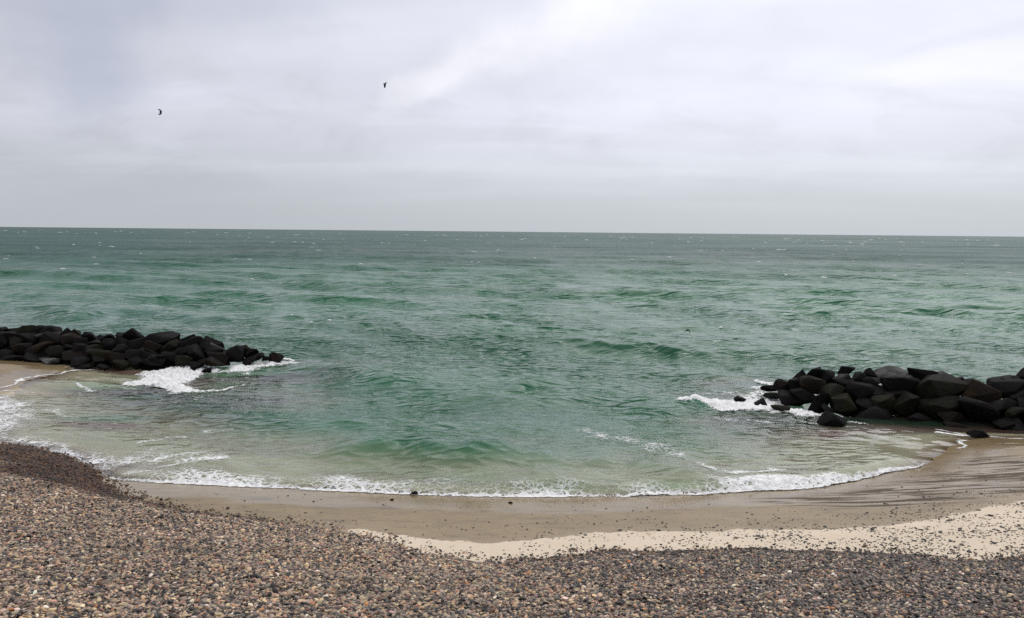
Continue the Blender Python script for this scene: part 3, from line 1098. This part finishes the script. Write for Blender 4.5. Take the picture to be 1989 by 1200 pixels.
foam_patch('swash_foam', [([(-60, 770), (40, 768), (70, 800), (30, 850), (-60, 850)], 0.46), ([(0, 850), (90, 852), (170, 880), (230, 905), (190, 915), (120, 878), (40, 862)], 0.62)],
           [([(-40, 770), (20, 748), (70, 733), (140, 717)], 0.05, 1.1), ([(140, 717), (190, 714)], 0.06, 0.7), ([(0, 765), (30, 758)], 0.08, 0.8)],
           'thin white swash lines on the sand by the left breakwater', lump=0.01, lift=0.008, mat=M_FOAM, soft=0.6)
foam_patch('swash_foam', [],
           [([(1805, 840), (1840, 846), (1878, 850)], 0.07, 1.0), ([(1815, 833), (1850, 842), (1885, 848)], 0.05, 0.8), ([(1920, 848), (1960, 853), (2000, 856)], 0.05, 0.9), ([(1868, 856), (1862, 872)], 0.08, 0.6)],
           'thin white swash lines on the sand below the right breakwater', lump=0.01, lift=0.008, mat=M_FOAM)
foam_patch('drifting_foam', [],
           [([(1150, 850), (1200, 864), (1250, 876), (1310, 896)], 0.42, 0.33), ([(1370, 915), (1400, 922), (1440, 920)], 0.3, 0.45), ([(1440, 925), (1500, 918)], 0.2, 0.5), ([(1230, 870), (1270, 890)], 0.4, 0.30)],
           'streak of broken foam drifting in the bay before the shore break', lump=0.012, lift=0.012, mat=M_FOAM, soft=0.6)
foam_patch('drifting_foam', [([(230, 885), (330, 872), (420, 885), (440, 905), (330, 908)], 0.30)],
           [([(250, 925), (300, 912), (350, 902), (425, 896)], 0.24, 0.46), ([(215, 905), (260, 895), (330, 890), (390, 888)], 0.24, 0.42), ([(280, 860), (350, 855)], 0.2, 0.45), ([(400, 835), (440, 838)], 0.2, 0.3), ([(90, 800), (130, 812)], 0.2, 0.35)],
           'lacy foam lines on the shallows beside the dark wet pebbles', lump=0.01, lift=0.01, mat=M_FOAM, soft=0.6)


# whitecaps on the open sea: ridges of foam on breaking crests
def whitecaps():
    V, Fc, D = [], [], []
    r3 = np.random.default_rng(77)
    spots = [(1400, 640, 1.0), (640, 632, 0.7), (567, 612, 0.7), (605, 637, 0.5), (1325, 505, 2.4), (1300, 500, 2.0), (1550, 534, 1.6), (1738, 538, 1.5), (1360, 488, 1.6), (1516, 487, 2.2), (1985, 534, 1.6), (1600, 541, 1.2)]
    for _ in range(170):
        yy = 452 + 14 * (1 / (0.14 + r3.random()) - 0.88)
        yy = min(yy, 560)
        spots.append((r3.uniform(-60, 2040), yy + 4, r3.uniform(0.5, 1.5)))
    for cx, cy, sc in spots:
        p = at(cx, cy - 9 + 18 * (cx / 1989.0) if cy < 470 else cy)
        dist = p.length
        L = sc * r3.uniform(0.5, 1.2) * (0.2 + dist / 190.0)
        L = min(L, 14)
        Wd = min(0.10 * L + 0.06 + dist * 0.0026, 2.0)
        na, nb = 16, 6
        angle = R(-8) + r3.normal(0, 0.25)
        aa = np.linspace(-0.5, 0.5, na)
        bb = np.linspace(-0.5, 0.5, nb)
        A, Bb = np.meshgrid(aa, bb, indexing='ij')
        lx = A * L
        ly = Bb * Wd * (1 - (2 * np.abs(A)) ** 2 * 0.7) + 0.08 * L * np.sin(A * 5 + r3.uniform(0, 6)) * 0.4
        X = p.x + lx * math.cos(angle) - ly * math.sin(angle)
        Y = p.y + lx * math.sin(angle) + ly * math.cos(angle)
        spc = max(0.05, dist * dist * 9e-5)
        zc, swc, _, arcc = ground(X.ravel(), Y.ravel(), True)
        hh, _, _ = sea_surface(X.ravel(), Y.ravel(), np.full(X.size, spc), swc, arcc)
        ridge = 0.02 + (0.03 + dist * 0.0004) * np.cos(Bb.ravel() * math.pi) * (1 - (2 * np.abs(A.ravel())) ** 2)
        base = len(V)
        V.extend(zip(X.ravel(), Y.ravel(), hh + ridge + 0.03 * r3.random(X.size)))
        Fc.extend((grid_faces(na, nb) + base).tolist())
        D.extend(np.clip(1.3 * np.cos(Bb.ravel() * math.pi) ** 0.5 * (1 - (2 * np.abs(A.ravel())) ** 3), 0, 1.2) * r3.uniform(0.4, 0.85))
    o = mesh_obj('whitecaps', V, Fc, M_WHITE)
    set_attr(o, 'cover', D)
    tag(o, 'small white crests scattered over the open sea towards the horizon', 'foam', kind='stuff')


M_WHITE = foam_material('whitecap_foam', 0.45)
whitecaps()


# ------------------------------------------------------------------ boulders
def boulder_mesh(name, w_, d_, h_, seed, mat, round_=0.5, pts=15, peak=0.0):
    r4 = np.random.default_rng(seed)
    P = []
    while len(P) < pts:
        v = r4.normal(0, 1, 3)
        v /= np.linalg.norm(v)
        v = np.sign(v) * np.abs(v) ** (0.74 + 0.22 * round_)          # boxy
        v *= r4.uniform(0.86, 1.0)
        v[0] += 0.25 * r4.normal() * v[2] * 0.6
        v[0] *= 1 - peak * max(v[2], 0)
        P.append(v)
    bm = bmesh.new()
    for p in P:
        bm.verts.new(p)
    bm.verts.ensure_lookup_table()
    res = bmesh.ops.convex_hull(bm, input=bm.verts)
    bmesh.ops.delete(bm, geom=list({g for g in res['geom_interior'] + res['geom_unused'] if isinstance(g, bmesh.types.BMVert)}), context='VERTS')
    bmesh.ops.dissolve_limit(bm, angle_limit=0.22, verts=bm.verts, edges=bm.edges)
    bmesh.ops.bevel(bm, geom=bm.edges[:] + bm.verts[:], offset=0.05 + 0.13 * round_, segments=2, profile=0.55, affect='EDGES', clamp_overlap=True)
    bmesh.ops.triangulate(bm, faces=bm.faces)
    bmesh.ops.subdivide_edges(bm, edges=[e for e in bm.edges if e.calc_length() > 0.42], cuts=1, use_grid_fill=True)
    bmesh.ops.triangulate(bm, faces=bm.faces)
    co = np.array([v.co for v in bm.verts])
    lo, hi = co.min(0), co.max(0)
    co = (co - (lo + hi) / 2) / (hi - lo)
    s = 3.0
    nn = gnoise(co[:, 0] * s + seed, co[:, 2] * s + co[:, 1] * 1.7) + 0.5 * gnoise(co[:, 1] * 6 + seed * 3, co[:, 2] * 6 - co[:, 0] * 2)
    co = co * (1 + 0.05 * nn[:, None])
    co = co * np.array([w_, d_, h_])
    for v, c in zip(bm.verts, co):
        v.co = c
    bmesh.ops.recalc_face_normals(bm, faces=bm.faces)
    me = bpy.data.meshes.new(name)
    bm.to_mesh(me)
    bm.free()
    me.polygons.foreach_set('use_smooth', [True] * len(me.polygons))
    me.materials.append(mat)
    return me


def smooth_by_angle(me, ang=R(30)):
    bm = bmesh.new()
    bm.from_mesh(me)
    for e in bm.edges:
        if len(e.link_faces) == 2 and e.calc_face_angle(0) > ang:
            e.smooth = False
    bm.to_mesh(me)
    bm.free()


def slope_point(px, py, base_line, rise=0.52, crest=1.25):
    """sight line against the seaward-leaning face of a rubble mound whose foot follows base_line"""
    d = ray(px, py)
    o_ = Vector((0, 0, CAM_H))
    lo, hi = 8.0, 60.0
    bx = [p[0] for p in base_line]
    by = [p[1] for p in base_line]
    t = lo
    while t < hi:
        p = o_ + d * t
        yb = float(np.interp(p.x, bx, by))
        back = p.y - yb
        if p.z < min(back * rise, crest) or p.z < -0.15:
            return p
        t += 0.03
    return o_ + d * hi


def breakwater(name, label, items, base_line, crest, seed):
    root = bpy.data.objects.new(name, None)
    COL.objects.link(root)
    c0 = base_line[len(base_line) // 2]
    root.location = (c0[0], c0[1] + 1.5, -0.3)
    root.empty_display_size = 0.5
    tag(root, label, 'breakwater', 'rubble breakwaters of the bay')
    inv = Vector(root.location)
    for i, it in enumerate(items):
        cx, cy, pw, ph_ = it[:4]
        mi = it[4] if len(it) > 4 else (0 if (i * 7 + seed) % 5 else 4)
        p = slope_point(cx, cy, base_line, crest=crest)
        dist = (p - Vector((0, 0, CAM_H))).length
        ww = pw * dist / FOC * 1.06
        hh = ph_ * dist / FOC * 1.10
        dd_ = max(ww, hh) * random.uniform(0.75, 1.0)
        dd_ = min(dd_, 1.9)
        me = boulder_mesh('boulder', ww, dd_, hh, seed * 1000 + i, M_ROCKS[mi], pts=random.choice((9, 11, 14, 18, 22)), round_=random.random(), peak=it[5] if len(it) > 5 else 0.0)
        smooth_by_angle(me)
        b = bpy.data.objects.new('boulder', me)
        COL.objects.link(b)
        b.parent = root
        off = ray(cx, cy)
        b.location = p + Vector((off.x, off.y, 0)).normalized() * (0.30 * dd_) - inv
        b.rotation_euler = (random.gauss(0, 0.10), random.gauss(0, 0.16), random.gauss(0, 0.15))
    # stones of the core and the far side of the mound
    r5 = random.Random(seed)
    xs = [p[0] for p in base_line]
    ys = [p[1] for p in base_line]
    xx = min(xs) + (0.4 if seed == 1 else 2.8)
    while xx < max(xs) - (4.6 if seed == 1 else 1.0):
        yb = float(np.interp(xx, xs, ys))
        for back, zc, sz in (((1.3, 0.12, 1.15), (2.6, 0.30, 1.25), (3.9, 0.15, 1.2), (4.9, -0.15, 1.0)) if seed == 1 else ((0.75, -0.22, 1.0), (1.5, -0.05, 1.15), (2.6, -0.02, 1.2), (3.8, -0.1, 1.1))):
            cr = crest * min(1.0, (max(xs) - xx if seed == 1 else xx - min(xs)) / 4.0 + 0.25)
            s_ = sz * r5.uniform(0.85, 1.15)
            me = boulder_mesh('boulder', s_ * 1.15, s_, min(0.85 * s_, cr * 0.95), seed * 5000 + int(xx * 100) + int(back * 10), M_ROCKS[0], pts=13, round_=r5.random())
            smooth_by_angle(me)
            b = bpy.data.objects.new('boulder', me)
            COL.objects.link(b)
            b.parent = root
            b.location = Vector((xx + r5.uniform(-.25, .25), yb + back + r5.uniform(-.2, .2), min(zc, cr * 0.5))) - inv
            b.rotation_euler = (r5.gauss(0, .1), r5.gauss(0, .1), r5.uniform(0, 6))
        xx += 1.05
    return root


def conv(L, ox_, oy_, s):
    return [(ox_ + a[0] / s, oy_ + a[1] / s, a[2] / s, a[3] / s, *a[4:]) for a in L]


Z1 = [(15, 225, 100, 80), (150, 218, 130, 60), (270, 240, 140, 115), (400, 215, 130, 90), (515, 218, 160, 85), (480, 265, 220, 60, 3), (665, 240, 125, 95), (740, 247, 75, 80),
      (885, 277, 145, 85), (1035, 288, 115, 75), (1170, 275, 115, 70), (1300, 268, 155, 130, 0, .35), (1395, 295, 60, 65), (1570, 292, 295, 110, 0, .3),
      (90, 285, 200, 110), (30, 330, 130, 140), (290, 300, 190, 100), (170, 335, 170, 110, 4), (420, 310, 170, 90), (560, 305, 230, 100), (680, 310, 170, 120, 2), (790, 340, 120, 90),
      (930, 335, 170, 60, 4), (1060, 345, 130, 90), (1170, 335, 120, 100), (1330, 365, 200, 115), (1490, 360, 175, 110, 1), (1640, 372, 180, 120),
      (40, 440, 150, 70), (230, 405, 160, 110, 1), (440, 380, 250, 95, 1), (360, 440, 200, 110), (550, 430, 185, 120), (660, 390, 95, 80), (780, 390, 140, 85), (930, 392, 190, 75, 4),
      (750, 452, 245, 75, 2), (980, 440, 200, 80), (1180, 420, 130, 130), (1310, 460, 150, 110), (1420, 425, 130, 85),
      (150, 482, 170, 55), (480, 505, 190, 60, 3), (330, 475, 150, 70), (800, 520, 180, 75), (795, 572, 180, 40), (950, 502, 150, 95), (1120, 500, 180, 120, 1), (1170, 542, 150, 75, 4),
      (1310, 522, 115, 95), (1000, 562, 100, 40), (1460, 532, 170, 75), (1540, 492, 170, 75)]
Z2 = [(430, 308, 145, 70), (515, 303, 85, 70), (440, 338, 235, 105), (665, 372, 225, 135), (720, 365, 150, 85, 3), (665, 410, 195, 85), (430, 412, 175, 95),
      (530, 447, 175, 135), (250, 467, 155, 85), (390, 497, 150, 95), (715, 472, 195, 95, 2), (700, 522, 220, 75, 1), (120, 502, 150, 85), (880, 442, 155, 150), (960, 397, 115, 85),
      (1020, 432, 150, 95), (1100, 465, 120, 60), (1035, 497, 140, 55), (1180, 482, 75, 45), (1272, 472, 150, 105, 2, .3), (480, 555, 150, 55), (585, 522, 120, 75)]
left_items = conv(Z1, 0, 600, 4.9725) + conv(Z2, 280, 600, 4.9725)
# a few more beyond the left edge of the picture
left_items += [(-20, 645, 34, 26), (-22, 668, 40, 26), (-18, 690, 36, 20), (-48, 648, 36, 26), (-52, 672, 38, 26), (-50, 692, 34, 18)]
left_base = xy([(-120, 700), (0, 702), (100, 708), (200, 716), (330, 716), (440, 716), (540, 708), (575, 705)])
breakwater('rock_breakwater', 'long dark boulder breakwater at the left, ending in white surf', left_items, left_base, 1.25, 1)

Z3 = [(1280, 218, 135, 120), (1410, 185, 210, 120), (1540, 205, 180, 90), (1740, 168, 155, 100), (1975, 195, 120, 110, 0, .5), (1690, 240, 165, 70, 3), (1860, 255, 175, 130),
      (1410, 312, 245, 150, 1), (1560, 262, 115, 130), (1100, 322, 175, 125, 2), (1230, 302, 115, 125), (960, 342, 145, 60), (1600, 392, 205, 165, 4), (1700, 312, 195, 115),
      (1840, 352, 200, 120), (1310, 422, 235, 145), (1000, 418, 165, 55), (1180, 462, 265, 135), (1450, 502, 225, 195), (1720, 512, 245, 180), (1870, 412, 245, 205), (1960, 372, 85, 105),
      (1940, 522, 165, 125), (1550, 562, 125, 115)]
Z4 = [(580, 250, 385, 90, 3), (340, 302, 185, 105), (650, 332, 335, 155), (390, 402, 255, 155), (930, 268, 285, 160), (1060, 233, 225, 75, 3), (580, 422, 195, 65), (1200, 248, 85, 55),
      (1310, 278, 115, 65), (1100, 392, 455, 270, 4), (1100, 560, 430, 190), (740, 542, 285, 225, 4), (460, 542, 205, 195, 4, .4), (1460, 422, 355, 235, 1), (1480, 632, 390, 225, 0, .2),
      (1190, 662, 205, 85, 2), (1240, 762, 185, 50, 2), (1750, 562, 315, 165), (1700, 342, 65, 35), (1770, 302, 85, 95, 0, .4), (1830, 375, 390, 200, 0), (1950, 322, 205, 140), (1930, 472, 205, 155),
      (1985, 562, 170, 160), (1745, 742, 185, 65), (1900, 640, 220, 110)]
right_items = conv(Z3, 1310, 690, 5.234) + conv(Z4, 1629, 690, 5.525)
right_items += [(2010, 745, 60, 50), (2030, 780, 60, 50), (2020, 815, 60, 45), (2065, 750, 60, 50), (2075, 790, 60, 50), (2070, 825, 60, 40)]
right_base = xy([(1480, 770), (1540, 790), (1600, 806), (1700, 812), (1800, 820), (1900, 832), (2000, 838), (2120, 842)])
breakwater('rock_breakwater', 'mound of big black boulders forming the breakwater at the right', right_items, right_base, 1.35, 2)


def single_rock(name, label, cx, cy, pw, ph_, seed, mat, peak=0.3, zc=0.0, group=None, sink=0.25, lens=1.0):
    p = at(cx, cy + ph_ * 0.35, 0.0)
    zg = float(ground(np.array([p.x]), np.array([p.y]))[0])
    zg = max(zg, 0.0)
    p = at(cx, cy + ph_ * 0.35, zg)
    dist = (p - Vector((0, 0, CAM_H))).length
    ww, hh = pw * dist / FOC, ph_ * dist / FOC
    me = boulder_mesh(name, ww, max(ww, hh) * 0.8 * lens, hh * 1.5, seed, M_ROCKS[mat] if isinstance(mat, int) else mat, pts=13, round_=0.4, peak=peak)
    smooth_by_angle(me)
    b = bpy.data.objects.new(name, me)
    COL.objects.link(b)
    b.location = (p.x, p.y, zg + hh * sink)
    tag(b, label, 'rock' if name == 'rock' else 'stone', group)
    return b


LOW = 'low rocks standing clear of the breakwaters'
single_rock('rock', 'small dark rock in the surf, farthest from the right breakwater', 1310 + 670 / 5.234, 690 + 457 / 5.234, 24, 9, 901, 0, 0.2, group=LOW, sink=0.45)
single_rock('rock', 'pointed dark rock in the middle of the white surf', 1310 + 890 / 5.234, 690 + 515 / 5.234, 28, 17, 902, 0, 0.5, group=LOW, sink=0.45)
single_rock('rock', 'rounded dark rock at the front edge of the white surf', 1310 + 1068 / 5.234, 690 + 578 / 5.234, 38, 15, 903, 4, 0.3, group=LOW, sink=0.6)
single_rock('rock', 'big wedge-shaped rock in shallow water before the right breakwater', 1310 + 1610 / 5.234, 690 + 665 / 5.234, 64, 25, 904, 0, 0.35, group=LOW)
single_rock('rock', 'low triangular rock on the sand below the right breakwater', 1629 + 1500 / 5.525, 690 + 842 / 5.525, 35, 12, 905, 0, 0.5, group=LOW)
single_rock('rock', 'flat dark rock half awash before the left breakwater', 280 + 610 / 4.9725, 600 + 585 / 4.9725, 20, 7, 906, 0, 0.2, group=LOW)
ST = 'single stones lying on the wet sand'
single_rock('beach_stone', 'dark stone caught in the foam line left of the middle', 803, 958, 17, 6, 911, 2, 0.1, group=ST)
single_rock('beach_stone', 'small dark stone on wet sand just below the foam, left of middle', 761, 971, 8, 5, 912, 0, 0.1, group=ST)
single_rock('beach_stone', 'larger dark stone on sand above the left pebble edge', 594, 1000, 13, 6, 913, 0, 0.1, group=ST)
single_rock('beach_stone', 'dark stone on wet sand at the right of the middle foam line', 991, 977, 10, 5, 914, 0, 0.1, group=ST)
single_rock('beach_stone', 'long dark stone alone on the brown sand at the right', 1721, 981, 15, 5, 915, 0, 0.1, group=ST)
single_rock('beach_stone', 'dark stone on dry sand nearest the right pebble edge', 1781, 1041, 11, 6, 916, 0, 0.1, group=ST)


# ------------------------------------------------------------------ birds
def bird(label, px, py, dist, span, joints):
    """one skinned body; joints are given across and up as seen from the beach, and in depth"""
    d = ray(px, py)
    loc = Vector((0, 0, CAM_H)) + d * dist
    rt = (CAM_R @ Vector((1, 0, 0))).normalized()
    up = (CAM_R @ Vector((0, 1, 0))).normalized()
    names = list(joints)
    me = bpy.data.meshes.new('bird')
    vs = [rt * joints[k][0] * span + up * joints[k][1] * span + d * joints[k][2] * span for k in names]
    links = [('beak', 'head'), ('head', 'chest'), ('chest', 'rump'), ('rump', 'tail'), ('chest', 'l_elbow'), ('l_elbow', 'l_wrist'), ('l_wrist', 'l_tip'),
             ('chest', 'r_elbow'), ('r_elbow', 'r_wrist'), ('r_wrist', 'r_tip')]
    me.from_pydata([tuple(v) for v in vs], [(names.index(a), names.index(b)) for a, b in links], [])
    o = bpy.data.objects.new('bird', me)
    COL.objects.link(o)
    o.location = loc
    me.materials.append(M_BIRD)
    sk = o.modifiers.new('skin', 'SKIN')
    sk.use_smooth_shade = True
    rad = dict(beak=0.03, head=0.11, chest=0.17, rump=0.11, tail=0.06, l_elbow=0.11, l_wrist=0.10, l_tip=0.03, r_elbow=0.11, r_wrist=0.10, r_tip=0.03)
    for i, k in enumerate(names):
        me.skin_vertices[0].data[i].radius = (2.0 * rad[k] * span, 2.0 * rad[k] * span)
        me.skin_vertices[0].data[i].use_root = (k == 'chest')
    sb = o.modifiers.new('smooth', 'SUBSURF')
    sb.levels = 1
    sb.render_levels = 2
    tag(o, label, 'bird', 'small dark birds over the bay')
    return o


bird('small black bird banking in the sky at the upper left', 310, 217.5, 45, 0.18,
     dict(beak=(0.62, 0.10, -.5), head=(0.5, 0.08, -.3), chest=(0.35, 0.05, 0), rump=(0.2, 0.0, .4), tail=(0.05, -.02, .8), l_elbow=(0.28, 0.42, 0), l_wrist=(0.0, 0.68, .1), l_tip=(-.55, 0.62, .2),
          r_elbow=(0.3, -.35, 0), r_wrist=(0.05, -.68, .1), r_tip=(-.45, -.52, .2)))
bird('small black bird with raised wings high above the middle of the sea', 747.5, 164.5, 45, 0.18,
     dict(beak=(-.02, -.95, -.1), head=(-.02, -.8, 0), chest=(0, -.2, 0), rump=(0.0, 0.15, .3), tail=(0.02, 0.3, .6), l_elbow=(-.16, 0.15, 0), l_wrist=(-.26, 0.35, .1), l_tip=(-.34, 0.52, .2),
          r_elbow=(0.14, 0.2, 0), r_wrist=(0.3, 0.5, .1), r_tip=(0.48, 0.85, .2)))
bird('small black bird skimming low over the green water', 1335.5, 643, 36, 0.13,
     dict(beak=(0.0, 0.05, -.6), head=(0.0, 0.12, -.45), chest=(0.05, 0.25, 0), rump=(0.05, 0.2, .5), tail=(0.05, 0.15, .9), l_elbow=(-.25, 0.45, 0), l_wrist=(-.5, 0.35, .1), l_tip=(-.72, -.15, .2),
          r_elbow=(0.25, 0.55, 0), r_wrist=(0.5, 0.35, .1), r_tip=(0.82, -.7, .2)))
